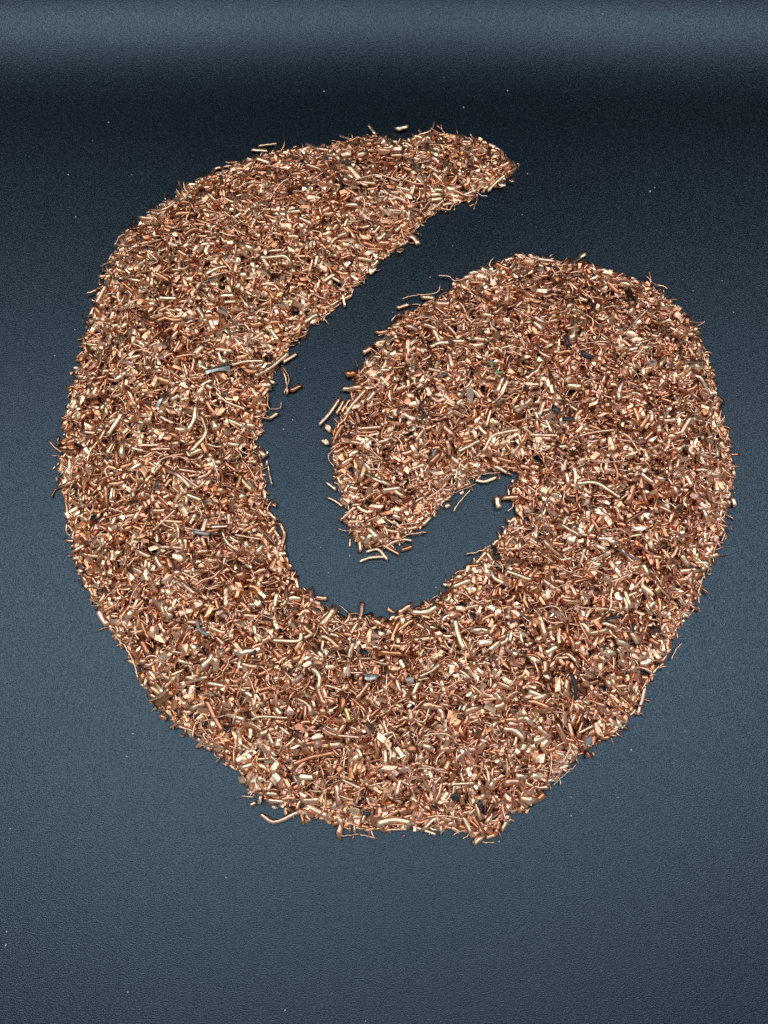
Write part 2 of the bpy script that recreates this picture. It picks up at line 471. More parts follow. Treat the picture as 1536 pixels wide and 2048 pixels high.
TRACED = """
A r 24 g 1255,190 1360,195|golden straight copper clipping poking left from the top arm's far rim
A r 18 c 1300,165 1420,150
A s 10 c 1390,205 1420,165
A f 26 c 1095,272 1170,265
A r 20 c 985,370 1020,315 1065,305 1080,330
A r 24 c 1060,360 1075,430
A r 18 c 790,385 815,440 880,455|forked looking bent clipping sticking up from the upper left outer rim
A s 13 t 950,340 965,380
A s 10 c 700,460 710,515
A r 20 c 600,575 700,570 770,520
A s 8 d 615,520 610,600
A s 10 d 495,620 480,700 450,740|dark thin spike rising from the upper left outer rim
A f 30 c 490,680 540,690
A s 12 c 415,740 385,800
A s 12 c 370,850 345,900
A s 8 c 290,938 365,905
A s 12 c 195,1115 265,1090
A s 12 d 175,1255 210,1330
A r 22 c 325,1060 270,1160 225,1250|long straight clipping lying along the upper left outer rim
A r 20 g 435,995 490,1020 550,1030
A r 16 d 510,990 560,970 620,965
A r 26 d 820,745 870,705 920,695|dark greyish flattened clipping on the upper left of the swirl
A r 20 d 640,830 690,770
A r 24 g 960,985 1040,945 1100,935
A r 14 c 975,1010 1050,985 1130,965
A r 14 c 1065,880 1130,960
A r 26 g 1310,880 1400,875 1470,870 1510,910 1530,980|long thick golden clipping with its right end bent down like a cane
A r 18 c 1365,840 1450,830
A r 34 g 1050,1125 1150,1120
A r 24 g 1075,1165 1160,1160
A r 18 c 1310,1050 1400,1055 1440,1095
A r 28 t 650,1290 700,1265 740,1275 820,1280|wavy brownish flattened clipping above the grey metal scrap, left side
A f 30 c 820,1300 890,1270
A r 30 c 910,1190 970,1290
A f 34 c 850,1230 900,1240
A r 22 c 560,1275 575,1350
A r 14 c 420,1270 420,1350
A s 10 c 345,1165 375,1210 510,1200|thin strand bent at right angles near the upper left rim
A s 7 y 820,940 830,870 900,860
A s 9 y 890,1110 950,1040 1040,1015
A r 22 g 660,1135 780,1140
A r 24 c 745,1400 790,1345
A r 24 c 1380,1330 1425,1410
A s 8 y 1260,1340 1230,1450
A r 24 c 1045,710 1040,790
A s 9 c 1020,620 1090,610 1145,650 1165,690
A r 34 c 1160,1080 1190,1030
A s 12 c 1430,600 1480,640 1530,660
A r 18 c 795,730 805,800
B r 30 g 742,60 822,40|lone short clipping lying by itself on the sheet above the top arm
B r 20 c 565,30 610,90
B r 16 c 380,100 460,125
B r 15 c 885,95 960,70 990,15|tapered clipping curving upward off the far rim of the top arm
B r 14 c 1030,30 1035,60
B f 34 c 640,115 685,110
B r 18 c 165,150 240,180 310,190
B r 18 c 160,280 260,315 310,370
B s 10 g 430,445 480,390 560,360 650,355 770,395|long thin strand arching over the top arm
B r 20 k 370,340 390,400 385,440|small black rubbery scrap in the middle of the top arm
B r 26 g 960,480 1040,472
B r 24 g 965,512 1045,500
B r 34 c 590,730 640,670
B r 30 g 620,765 680,715
B r 28 c 832,560 820,650
B r 22 g 1330,455 1380,400 1440,350|straight golden clipping at the very tip of the top arm
B r 28 c 1455,340 1520,295
B s 6 w 1420,245 1480,255 1510,300|shiny silver hair of wire arching over the tip of the top arm
B f 30 c 1465,385 1500,390
B f 40 c 1395,400 1440,420
B s 8 w 1255,465 1290,485 1330,490|short curved silver wire under the tip of the top arm
B s 8 c 1265,490 1255,530 1240,575
B r 12 c 960,580 1020,535 1060,500
B s 12 c 1020,560 1080,580 1110,540 1140,525
B r 32 c 825,735 865,760 885,800|stubby clipping hanging off the underside of the top arm
B f 40 c 750,850 790,820
B s 9 c 720,780 790,770 795,800
B s 8 c 890,650 860,710 800,735
B f 42 g 575,980 610,930
B r 30 g 410,540 500,545
B r 30 g 40,590 140,580
B r 26 c 120,620 210,665
B r 24 g 240,860 225,940
B r 24 g 365,745 430,720
B s 12 c 1170,195 1215,165 1270,130
B r 22 d 1245,125 1285,110
B r 14 c 450,1135 470,1080
B r 20 c 400,1110 415,1195
B r 22 c 320,1190 380,1150
B r 34 g 150,1300 200,1260 245,1240
B s 8 c 275,1290 290,1250 290,1210
B s 12 t 100,1400 150,1385 180,1355
B s 12 c 1010,1000 1080,1000 1120,1030 1200,1010|thin wavy strand reaching left off the upper rim of the inner hook
B s 9 c 780,1145 850,1125 1000,1105 1030,1045|long thin strand with its right end kinked upward beside the inner hook
B r 28 g 905,1135 990,1140
B r 22 c 750,1205 830,1175
C f 42 c 185,30 230,45
C r 26 c 235,60 355,70
C r 24 c 90,20 150,50
C r 28 g 435,100 500,55 545,20|thick pale clipping standing out from the top rim of the right lobe
C s 9 t 525,115 530,70
C s 9 c 380,100 430,90
C s 11 t 955,130 965,190 1000,230
C s 15 c 1000,225 1065,240 1060,255
C s 13 c 1040,320 1135,318
C s 9 c 1190,455 1305,465
C r 14 c 1240,540 1290,530
C r 20 c 1310,650 1360,655
C s 8 c 1330,805 1390,808
C s 10 c 1375,850 1380,900
C s 9 d 1440,1210 1505,1260
C r 16 g 790,540 870,450 950,375|long straight thin clipping lying diagonally on the upper right lobe
C f 40 t 190,310 265,330
C f 40 d 265,290 340,290
C f 40 p 220,430 300,460
C r 30 g 215,450 275,510
C r 26 k 415,545 440,620|upright small black pellet in the upper right lobe
C r 32 k 520,655 590,690|lying black pellet right of another black pellet in the right lobe
C r 38 k 340,1010 380,1040
C r 26 k 400,1080 465,1085
C r 22 c 230,600 270,660 325,690
C f 40 g 235,700 285,700
C r 24 g 750,880 765,960
C f 34 c 1085,700 1105,770
C r 36 c 1010,1100 1025,1170
C r 18 c 500,1190 600,1165 740,1150
C r 20 c 190,1180 370,1185
C r 16 c 760,1160 830,1200 890,1290
C f 34 c 550,1220 625,1215
C r 22 c 335,1350 395,1365 400,1420
C r 32 c 425,1420 440,1500
C s 8 c 500,600 620,600 660,680
C s 10 c 80,370 200,440
C r 24 c 1490,1360 1500,1450
C s 8 c 580,1350 700,1360 810,1345
C r 14 g 0,920 50,830
D r 40 w 995,140 1060,120 1150,100|crumpled grey metal scrap pinched in the middle, on the left arm
D f 22 w 675,370 730,290|slim flat grey sliver pointing down left below the crumpled grey scrap
D r 20 g 1160,95 1260,72 1370,70
D r 32 g 1310,165 1400,120 1530,15|long thick clipping jutting off the inner rim of the left arm
D s 12 c 1485,100 1530,180 1500,280
D s 8 c 1395,280 1400,370 1470,370 1480,330|hair thin wire dangling in a square hook off the inner rim
D f 48 t 1250,130 1330,130
D r 18 g 1060,270 1130,330 1250,380
D s 11 c 700,110 780,140 850,180 980,175
D r 28 g 460,400 410,480 370,545|thick straight clipping lying diagonally in the middle of the left arm
D r 30 g 930,350 920,440 880,520|long upright gently curved clipping in the left arm
D r 24 g 965,415 995,530 900,650|long clipping bent like a boomerang in the middle of the left arm
D r 42 g 1045,450 1065,510
D r 28 g 565,470 572,540
D f 50 t 690,500 750,500
D f 40 t 720,560 780,560
D r 18 c 560,610 700,605
D r 22 c 520,625 605,645
D r 18 c 640,635 770,630
D s 12 g 310,580 260,640 235,720
D r 28 t 75,640 175,650
D r 26 c 210,520 290,530
D r 22 c 700,420 790,470
D f 40 o 745,370 800,405|bright orange flake in the middle of the left arm
D f 36 d 890,695 945,690
D s 10 c 680,715 780,680 870,700 915,750
D s 12 g 1040,690 1070,780 1080,860
D r 24 c 750,770 820,800 900,880
D r 12 c 830,790 950,880
D r 22 c 820,760 940,780
D r 30 g 870,920 970,960
D r 15 d 1090,860 1170,880 1250,915|slim dark tarnished clipping near the inner rim of the left arm
D r 34 c 650,1030 740,1025
D r 16 c 800,1020 740,1080 650,1160
D r 20 o 700,1090 850,1100
D f 48 d 510,970 560,980
D s 10 c 140,860 140,770 190,690
D r 24 c 690,1260 850,1265
D r 24 c 540,1275 640,1325
D r 30 c 670,1310 715,1400
D f 58 c 785,1310 850,1340
D r 18 c 1100,1160 1140,1240 1210,1285
D r 14 c 1180,1180 1350,1210
D r 15 d 1330,1120 1380,1180 1450,1250
D r 26 c 1390,1030 1450,1090
D r 22 o 1470,1100 1500,1180 1480,1260|reddish curved clipping bowing out of the inner rim of the left arm
D f 40 o 1415,960 1445,1000
D r 42 c 1340,640 1380,685
D s 12 g 1395,730 1405,800 1420,860
D s 12 g 110,1105 110,1170 150,1205
D r 20 d 100,920 110,1080
D r 26 c 1400,440 1460,400
D f 40 c 555,900 595,830
D r 18 g 385,960 400,880
D f 34 t 105,245 140,258
D r 14 c 170,50 210,10
D f 48 g 850,210 880,240
D r 34 c 1000,220 1040,250
D r 26 o 770,290 820,230
D r 28 y 915,1160 1020,1180
E r 44 t 415,800 490,785|short dark stubby clipping left of the inner hook with a thin dark wire above
E s 9 d 480,695 500,750
E r 38 c 400,885 440,890 520,870
E r 26 p 250,1120 320,1040 380,950|pinkish pinched clipping standing clear on the left edge of the inner hook
E f 40 c 290,1120 330,1160
E f 36 c 270,1210 310,1240
E r 27 d 335,1250 370,1170 410,1110|dark tarnished clipping on the left rim of the inner hook
E r 22 c 360,1050 410,960
E r 22 g 410,1060 470,980 550,890
E r 30 g 555,970 610,900
E s 8 c 365,1255 310,1320 345,1390
E r 20 g 295,1485 360,1535
E r 26 c 490,1140 540,1140 650,1130
E r 24 o 612,530 690,520
E f 46 g 670,560 720,570
E s 9 c 660,575 700,530 720,480
E r 34 c 530,660 590,620
E s 12 c 715,460 740,425 780,412
E s 12 c 850,440 950,435 1040,480
E r 26 g 960,620 1010,595 1080,590
E r 34 c 910,470 1000,500
E r 28 g 860,680 850,790
E r 24 d 815,740 770,840
E r 24 g 1250,1470 1310,1480 1390,1450|curved clipping lying on the sheet in the notch where the hook begins
E s 10 c 1285,1395 1290,1435 1340,1430 1400,1425
E s 8 c 1400,1430 1405,1475
E r 24 c 1370,1380 1460,1430
E r 28 t 1390,1330 1490,1360
E r 24 g 1140,1290 1280,1215
E r 20 g 1300,1290 1350,1200 1420,1170 1540,1150|long bent clipping above the notch of the inner hook
E r 18 g 1320,1130 1350,1020
E r 18 g 1360,980 1420,920 1460,830
E f 44 x 1222,860 1215,930 1215,1000|translucent milky plastic shred in the middle of the right lobe
E f 12 n 1352,705 1360,755|upper of two tiny green plastic bits in the right lobe
E f 22 n 1378,770 1402,788|lower of two tiny green plastic bits in the right lobe
E s 16 k 915,960 890,1010 920,1040 905,1085|tangled black fibre in the middle of the inner hook
E s 14 k 680,1065 730,1085|short faint black fibre on the left of the inner hook
E r 24 y 1010,810 1060,790
E r 24 y 975,1330 1000,1270
E r 14 c 1000,1240 1010,1170 1060,1100
E f 48 g 840,1250 880,1300
E r 12 c 920,1420 945,1380 960,1340
E s 14 c 1210,1325 1150,1370 1160,1420 1220,1445
E r 24 g 550,1430 620,1470 710,1500
E s 8 c 460,1310 560,1320 600,1400
E r 28 t 65,905 135,860|lone stubby clipping lying on the sheet right of the left arm's inner rim
E s 14 c 10,760 40,830 45,920
E r 24 c 20,720 110,660
J s 13 g 942,992 975,940 1050,850|thin curved strand poking down out of the inner hook's lower right rim
J s 9 c 840,890 940,880 1085,825
J r 42 g 1205,900 1225,975|upright stubby clipping standing apart at the left end of the notch
J r 32 c 1240,910 1350,900
J s 10 g 1275,995 1305,965 1310,930
J r 28 c 1275,1060 1330,1030
J s 13 g 1020,1255 1090,1240 1180,1195
J r 22 g 1080,1310 1160,1220
J r 22 t 1015,1330 1100,1320
J r 42 c 940,1400 1000,1390
J f 36 g 880,1440 920,1440
J r 32 g 930,1460 1050,1410
J r 28 k 1190,1205 1210,1285|dark grey upright plastic pellet on the right lobe's inner rim
J f 14 y 1190,1300 1240,1340
J r 28 g 1170,1340 1200,1400 1260,1435
J r 19 g 365,1300 430,1275 520,1270|lowest clipping at the tip of the inner hook, lying flat
J r 18 g 405,1240 480,1225 540,1290|arched clipping at the tip of the inner hook
J r 18 c 510,1200 610,1255
J r 18 c 550,1190 620,1165 690,1170
J r 28 t 620,1230 690,1205
J r 36 g 395,1190 440,1125
J r 26 c 365,1170 370,1240
J s 8 c 235,1100 290,1112 410,1100
J s 11 c 640,1140 785,1115
J r 26 g 750,1080 810,1020
J r 22 c 245,1050 340,960
J r 15 c 170,905 220,930 260,960
J f 38 c 890,970 930,935
F r 26 g 490,215 600,205 700,255 770,300|long thick curved clipping in the right lobe beside the notch
F s 10 y 310,300 270,380 290,490 370,570|long greyish bowed wire right of the notch
F f 44 p 840,510 935,500|pale rough block in the lower right lobe
F s 12 y 740,630 810,670 890,700
F r 26 g 35,770 120,800 200,830
F s 12 d 500,860 620,880
F r 30 g 910,725 950,800
F r 18 d 970,740 1000,800
F f 56 p 735,915 775,960
F s 13 g 715,860 705,1000 680,1050
F s 13 c 230,1020 340,1000 400,1040
F s 12 c 490,1005 600,1015 650,1030
F r 22 k 680,1080 780,1060
F r 18 k 850,1110 855,1165|tiny upright black sliver near the lower right rim
F s 11 c 500,1090 540,1170 590,1250
F r 30 c 655,1100 760,1140
F f 48 g 660,1285 700,1275|round golden cut end facing up in the lower right lobe
F f 38 c 705,1250 730,1240
F f 56 p 275,1425 335,1450
F f 48 p 195,1330 230,1350
F r 34 g 290,1300 370,1250
F f 44 g 700,1450 740,1460
F f 48 p 900,1365 965,1352
F f 34 c 830,1275 865,1275
F f 34 p 780,1355 815,1355
F r 26 p 1487,300 1508,360
F s 9 d 1470,470 1485,520
F s 10 c 1445,520 1420,590
F s 9 c 1440,615 1380,640
F s 9 c 1335,755 1328,795 1360,790
F s 10 g 1305,800 1270,900 1275,985|thin strand trailing down off the right lobe's outer rim
F s 9 c 1165,1235 1130,1270 1095,1340
F r 18 g 1050,1360 1000,1400 960,1450
F r 34 c 1160,670 1210,740
F f 42 c 955,575 980,635
F f 48 c 505,90 540,60
F f 54 g 430,590 480,555
F s 8 c 130,700 190,670 185,612 140,622 150,660|thin wire curled into a small loop right of the notch
F s 11 c 650,750 700,765 770,730
F s 10 c 690,510 770,510 840,550
G r 17 b 840,285 860,350 915,385|pale blue grey curved scrap in the lower left of the swirl
G f 38 d 670,278 745,300
G r 26 c 740,40 830,120
G r 38 p 212,215 235,275 275,318|smooth pink thick curved clipping on the lower left outer rim
G s 13 g 145,150 240,195
G s 9 d 60,42 100,20
G s 9 g 285,365 380,365
G s 10 g 305,375 350,420 355,465
G s 12 g 370,430 440,560 470,660|long strand trailing down the lower left outer rim
G s 9 c 500,655 600,685
G r 20 g 535,805 600,780 660,730
G r 44 t 575,835 690,745
G f 34 t 600,900 650,930
G r 26 c 670,980 740,930
G r 22 c 725,965 830,1000
G r 24 c 835,1105 880,1060 890,1010
G r 24 c 880,1100 950,1080
G f 36 c 965,1135 1000,1095
G r 32 t 905,800 950,900 1010,1000|big brownish clipping lying diagonally by the lower left rim
G s 11 c 880,935 1000,905 1100,890
G s 8 c 870,900 880,980 960,1070
G r 20 c 1050,1210 1105,1250
G f 48 g 1112,1290 1150,1320
G f 36 g 1182,1315 1190,1380
G s 10 g 1120,1415 1210,1420
G r 24 c 1185,1470 1220,1455
G r 22 g 1240,1470 1255,1410
G r 32 c 1280,1395 1360,1400
G r 28 c 1290,1440 1400,1450
G f 26 g 1320,1485 1360,1490
G r 24 g 1320,415 1490,420 1510,370
G r 16 k 1215,480 1215,560
G f 46 g 815,455 875,460
G r 24 g 905,690 1020,710
G f 46 g 1220,165 1250,190
G r 26 g 1385,195 1415,160
G s 13 c 1170,640 1220,760
G s 9 c 415,210 430,130 490,40
G s 13 c 750,180 765,240 790,290
G r 18 g 1190,925 1260,905 1430,915
H r 34 p 320,80 330,180
H r 32 c 355,140 430,150
H f 56 c 330,215 395,240
H s 8 c 500,190 560,235 595,290|hair thin curl standing up in the bottom of the bare crescent
H r 30 p 640,290 655,170|pale pinkish clipping standing up into the bottom of the bare crescent
H s 12 c 420,190 480,270 560,320 640,290
H f 36 t 815,215 860,240
H r 36 c 880,245 970,190
H r 40 g 960,240 1060,235 1140,190|thick curved clipping on the inner rim at the bottom right of the crescent
H r 32 t 1155,190 1180,120
H f 42 g 1088,325 1125,325
H r 32 g 1250,280 1265,370 1305,480
H r 32 g 330,590 380,650 370,730|thick bent clipping in the left of the bottom curve
H r 32 c 225,780 310,830 325,900
H f 56 p 165,850 210,890
H r 26 Y 545,840 575,940|yellow brass clipping in the bottom curve
H f 54 w 665,655 755,650|silvery crumpled flake in the middle of the bottom curve
H r 20 g 1020,650 1100,610 1150,570
H r 26 g 975,770 1020,680
H f 52 y 940,675 980,675
H f 44 o 840,600 895,590
H s 13 g 805,750 815,620
H s 11 c 940,900 1050,800
H s 15 g 1040,1030 1180,1015 1270,1080
H s 16 g 860,1015 810,1070 840,1140 830,1200
H r 18 c 400,980 470,1020 640,1040
H r 24 t 210,1210 330,1165 480,1135|long brown tarnished clipping in the bottom curve
H f 48 c 330,1040 400,1030
H r 46 c 440,1090 520,1080
H r 38 g 240,1290 340,1290
H f 46 p 885,1245 955,1240
H s 13 g 1010,1235 1190,1245
H s 13 g 690,1350 810,1320
H f 46 t 1215,1255 1245,1310
H r 20 c 1220,1340 1370,1330
H r 14 w 1268,870 1285,830
H r 32 d 1090,980 1140,930
H r 28 d 1450,910 1530,920
I r 23 k 930,320 960,380 965,480|curved black rubber strip in the lower right of the swirl
I f 38 b 1060,715 1030,780|blue grey oval chip near the lower right rim
I r 38 d 1030,820 1050,850
I s 9 w 820,1025 880,970 940,910|bright silver wire bowing out of the lower right rim
I r 34 p 500,660 580,680 640,730
I s 13 g 800,860 880,870 940,770
I r 34 g 580,965 660,970
I f 48 g 685,970 760,960
I s 10 c 570,940 680,915 800,940
I r 22 g 980,690 1080,640
I r 26 c 490,1320 530,1240
I r 34 c 310,1400 370,1350
I r 28 c 390,1360 450,1340
I s 9 Y 365,1390 450,1392|thin yellow strand lying on the sheet under the bottom rim
I r 38 t 720,1120 770,1080
I r 26 o 580,1110 660,1170
I f 54 k 170,1095 215,1105|crumpled black scrap near the bottom rim
I f 38 k 345,1130 360,1160
I r 34 d 400,1220 430,1140
I r 26 p 1410,400 1390,480 1360,575|long pinkish flattened clipping along the lower right rim
I r 30 g 440,430 490,480
K r 22 p 265,500 330,535 430,490|curved pinkish clipping hanging off the bottom left rim
K r 34 g 775,545 850,525 930,540|thickest clipping lying on the bottom rim of the swirl
K r 16 p 805,570 905,565
K r 15 g 950,560 1035,590
K s 8 c 620,597 700,588
K s 8 g 700,590 775,605
K s 7 c 735,610 750,560
K f 26 t 753,495 762,560
"""

# ------------------------------------------------------------------ the bulk of the swirl: tens of thousands of small clippings, one object
def build_bulk():
    mm = 0.001
    lib = []      # (verts, faces, smooth, weight)

    def rodt(L, r, bend, sides, n, **k):
        P = [(-L / 2, 0, 0), (-L / 6, bend * L * R2.uniform(0.3, 1), bend * L * R2.uniform(-.3, .3)), (L / 6, bend * L * R2.uniform(0.2, 1), 0), (L / 2, R2.uniform(-.5, .5) * bend * L, 0)]
        return tube(resample(P, n), r, sides, R2, **k)

    R2 = np.random.default_rng(5)
    for i in range(46):      # rods
        L = R2.uniform(2.4, 6.6) * mm
        r = R2.uniform(0.42, 0.86) * mm
        if R2.uniform() < 0.16:
            r *= 1.35
        v = rodt(L, r, R2.choice([0.0, 0.08, 0.2], p=[.3, .4, .3]), 8, 5, flat=R2.uniform(0.5, .95), rough=R2.uniform(.04, .13), slant=R2.uniform(.2, 1.0), pinch=int(R2.integers(0, 4)))
        lib.append(('rod', v))
    for i in range(26):      # stubby faceted chunks
        L = R2.uniform(1.4, 2.9) * mm
        v = rodt(L, R2.uniform(0.65, 1.15) * mm, 0.03, int(R2.integers(5, 8)), 3, flat=R2.uniform(.55, 1), rough=.12, slant=.7, facet=True)
        lib.append(('chunk', v))
    for i in range(22):      # flakes
        lib.append(('flake', flake(R2.uniform(2.2, 4.6) * mm, R2.uniform(1.3, 2.4) * mm, R2.uniform(0.25, 0.6) * mm, R2)))
    for i in range(34):      # strands
        L = R2.uniform(3.5, 9.5) * mm
        k = int(R2.integers(4, 6))
        t = np.linspace(-.5, .5, k)
        P = np.stack([t * L, R2.normal(0, .09, k) * L + R2.uniform(-.5, .5) * L * (t ** 2) * 2, R2.normal(0, .04, k) * L], 1)
        lib.append(('strand', tube(resample(P, 8), R2.uniform(.16, .32) * mm, 5, R2, rough=.15, slant=.5)))
    byk = {}
    for i, (k, _) in enumerate(lib):
        byk.setdefault(k, []).append(i)
    kinds = ['rod', 'chunk', 'flake', 'strand']

    def scatter(n, pad, probs):
        out = []
        while sum(map(len, out)) < n:
            p = np.stack([rng.uniform(-.15, .16, 40000), rng.uniform(-.09, .31, 40000)], 1)
            d = samp(SD, p[:, 0], p[:, 1])
            out.append(p[d > pad])
        p = np.vstack(out)[:n]
        return p, np.array([rng.choice(byk[k]) for k in rng.choice(kinds, n, p=probs)])

    pa, ia = scatter(N_LOW, 0.0010, [.45, .25, .15, .15])
    pb, ib = scatter(N_TOP, 0.0007, [.40, .22, .15, .23])
    # a ragged rim of pieces lying flat on the sheet
    pc, ic = scatter(N_TOP, 0.0, [.45, .2, .12, .23])
    dc = samp(SD, pc[:, 0], pc[:, 1])
    sel = dc < 0.0035
    pc, ic = pc[sel], ic[sel]
    # crumbs that rolled a little way off the heap
    pd, id_ = scatter(N_TOP, -0.0030, [.30, .50, .12, .08])
    dd_ = samp(SD, pd[:, 0], pd[:, 1])
    sel = (dd_ < 0) & (rng.uniform(size=len(pd)) < .30 * np.exp(dd_ / 0.0011))
    pd, id_ = pd[sel], id_[sel]
    pc, ic = np.vstack([pc, pd]), np.concatenate([ic, id_])
    n_crumb = len(pd)
    P = np.vstack([pa, pb, pc])
    I = np.concatenate([ia, ib, ic])
    layer = np.concatenate([rng.uniform(.0016, .0045, len(pa)), rng.uniform(-.0004, .0026, len(pb)), np.full(len(pc), .003)])
    n = len(P)
    h = samp(HT, P[:, 0], P[:, 1])
    e = 0.0015
    sx = (samp(HT, P[:, 0] + e, P[:, 1]) - samp(HT, P[:, 0] - e, P[:, 1])) / (2 * e)
    sy = (samp(HT, P[:, 0], P[:, 1] + e) - samp(HT, P[:, 0], P[:, 1] - e)) / (2 * e)
    z = np.maximum(h - layer, 0)
    yaw = rng.uniform(0, 2 * np.pi, n)
    pitch = np.clip(rng.normal(0, .11, n), -1.2, 1.2)
    steep = rng.uniform(size=n) < .025
    pitch[steep] = rng.uniform(-1.4, 1.4, steep.sum())
    pitch[h < .0022] *= 0.15
    # at the rim pieces lie flat, most of them along the edge
    dd = samp(SD, P[:, 0], P[:, 1])
    tx = samp(SD, P[:, 0] + e, P[:, 1]) - samp(SD, P[:, 0] - e, P[:, 1])
    ty = samp(SD, P[:, 0], P[:, 1] + e) - samp(SD, P[:, 0], P[:, 1] - e)
    tang = np.arctan2(ty, tx) + np.pi / 2
    rim = dd < .0028
    along = rim & (rng.uniform(size=n) < .85)
    yaw = np.where(along, tang + rng.normal(0, .5, n), yaw)
    pitch[rim] = rng.normal(0, .04, rim.sum())
    roll = rng.uniform(0, 2 * np.pi, n)
    size = np.clip(rng.lognormal(0.20, .26, n), .65, 1.65)
    drift = .10 * np.sin(P[:, 0] * 120 + 2 * np.sin(P[:, 1] * 70)) * np.sin(P[:, 1] * 95 + 1)
    size[rim] = np.minimum(size[rim], 1.15)
    size[n - n_crumb:] *= .6
    tone = np.clip(rng.normal(.60, .17, n) + drift, 0, 1)
    r_ = rng.uniform(size=n)
    tone = np.where(r_ < .05, rng.uniform(.0, .2, n), tone)
    tone = np.where((r_ > .05) & (r_ < .15), rng.uniform(.25, .42, n), tone)
    cy, sy_, cp, sp, cr, sr = np.cos(yaw), np.sin(yaw), np.cos(pitch), np.sin(pitch), np.cos(roll), np.sin(roll)
    flk = np.array([lib[i][0] == 'flake' for i in I])
    r2 = np.where(rng.uniform(size=n) < .75, rng.normal(0, .45, n), roll)
    cr, sr = np.cos(r2), np.sin(r2)
    Z0 = np.zeros(n)
    O1 = np.ones(n)
    Rz = np.stack([np.stack([cy, -sy_, Z0], 1), np.stack([sy_, cy, Z0], 1), np.stack([Z0, Z0, O1], 1)], 1)
    Ry = np.stack([np.stack([cp, Z0, sp], 1), np.stack([Z0, O1, Z0], 1), np.stack([-sp, Z0, cp], 1)], 1)
    Rx = np.stack([np.stack([O1, Z0, Z0], 1), np.stack([Z0, cr, -sr], 1), np.stack([Z0, sr, cr], 1)], 1)
    M = Rz @ Ry @ Rx * size[:, None, None]
    # follow the slope of the mound
    sl = np.clip(np.stack([sx, sy], 1), -.22, .22) * np.clip((h - .0025) / .002, 0, 1)[:, None]
    hue = np.clip(rng.normal(.18, .45, n) + 1.8 * (P[:, 0] - P[:, 1] * .5 + .06), 0, 1)
    VS, LV, LT, SM, TN, PK = [], [], [], [], [], []
    base = 0
    for i, (kind, (v, f, s)) in enumerate(lib):
        w = np.where(I == i)[0]
        if len(w) == 0:
            continue
        X = np.einsum('nij,kj->nki', M[w], v)
        X[:, :, 2] += X[:, :, 0] * sl[w, 0][:, None] + X[:, :, 1] * sl[w, 1][:, None]
        X[:, :, 0] += P[w, 0][:, None]
        X[:, :, 1] += P[w, 1][:, None]
        X[:, :, 2] += z[w][:, None]
        low = X[:, :, 2].min(1)
        X[:, :, 2] += np.maximum(0.00004 - low, 0)[:, None]
        nv = len(v)
        VS.append(X.reshape(-1, 3))
        TN.append(np.repeat(tone[w], nv))
        PK.append(np.repeat(hue[w], nv))
        lv = np.concatenate([np.array(q) for q in f])
        offs = base + nv * np.arange(len(w))
        LV.append((lv[None, :] + offs[:, None]).ravel())
        LT.append(np.tile([len(q) for q in f], len(w)))
        SM.append(np.tile(s, len(w)))
        base += nv * len(w)
    # packed core under the loose pieces
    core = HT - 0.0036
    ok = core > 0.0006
    idx = -np.ones(HT.shape, int)
    jj, ii = np.where(ok)
    idx[jj, ii] = np.arange(len(jj))
    cv = np.stack([gx[ii], gy[jj], core[jj, ii]], 1)
    q = ok[:-1, :-1] & ok[1:, :-1] & ok[:-1, 1:] & ok[1:, 1:]
    j2, i2 = np.where(q)
    fq = np.stack([idx[j2, i2], idx[j2, i2 + 1], idx[j2 + 1, i2 + 1], idx[j2 + 1, i2]], 1)
    VS.append(cv)
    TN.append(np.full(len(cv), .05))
    PK.append(np.zeros(len(cv)))
    LV.append((fq + base).ravel())
    LT.append(np.full(len(fq), 4))
    SM.append(np.ones(len(fq), bool))
    VS = np.vstack(VS).astype(np.float32)
    LV = np.concatenate(LV).astype(np.int32)
    LT = np.concatenate(LT).astype(np.int32)
    LS = np.concatenate([[0], np.cumsum(LT)[:-1]]).astype(np.int32)
    SM = np.concatenate(SM).astype(bool)
    me = bpy.data.meshes.new('copper_granulate')
    me.vertices.add(len(VS))
    me.vertices.foreach_set('co', VS.ravel())
    me.loops.add(len(LV))
    me.loops.foreach_set('vertex_index', LV)
    me.polygons.add(len(LT))
    me.polygons.foreach_set('loop_start', LS)
    me.polygons.foreach_set('loop_total', LT)
    me.polygons.foreach_set('use_smooth', SM)
    me.update(calc_edges=True)
    a = me.attributes.new('tone', 'FLOAT', 'POINT')
    a.data.foreach_set('value', np.concatenate(TN).astype(np.float32))
    a = me.attributes.new('pink', 'FLOAT', 'POINT')
    a.data.foreach_set('value', np.concatenate(PK).astype(np.float32))
    me.materials.append(COPPER)
    o = bpy.data.objects.new('copper_granulate', me)
    COL.objects.link(o)
    o['kind'] = 'stuff'
    o['label'] = 'mass of small shiny copper wire granules spread in a spiral on the black sheet'
    o['category'] = 'copper granules'
    print('bulk pieces', n, 'faces', len(LT))


N_LOW, N_TOP = 8000, 17500
build_bulk()

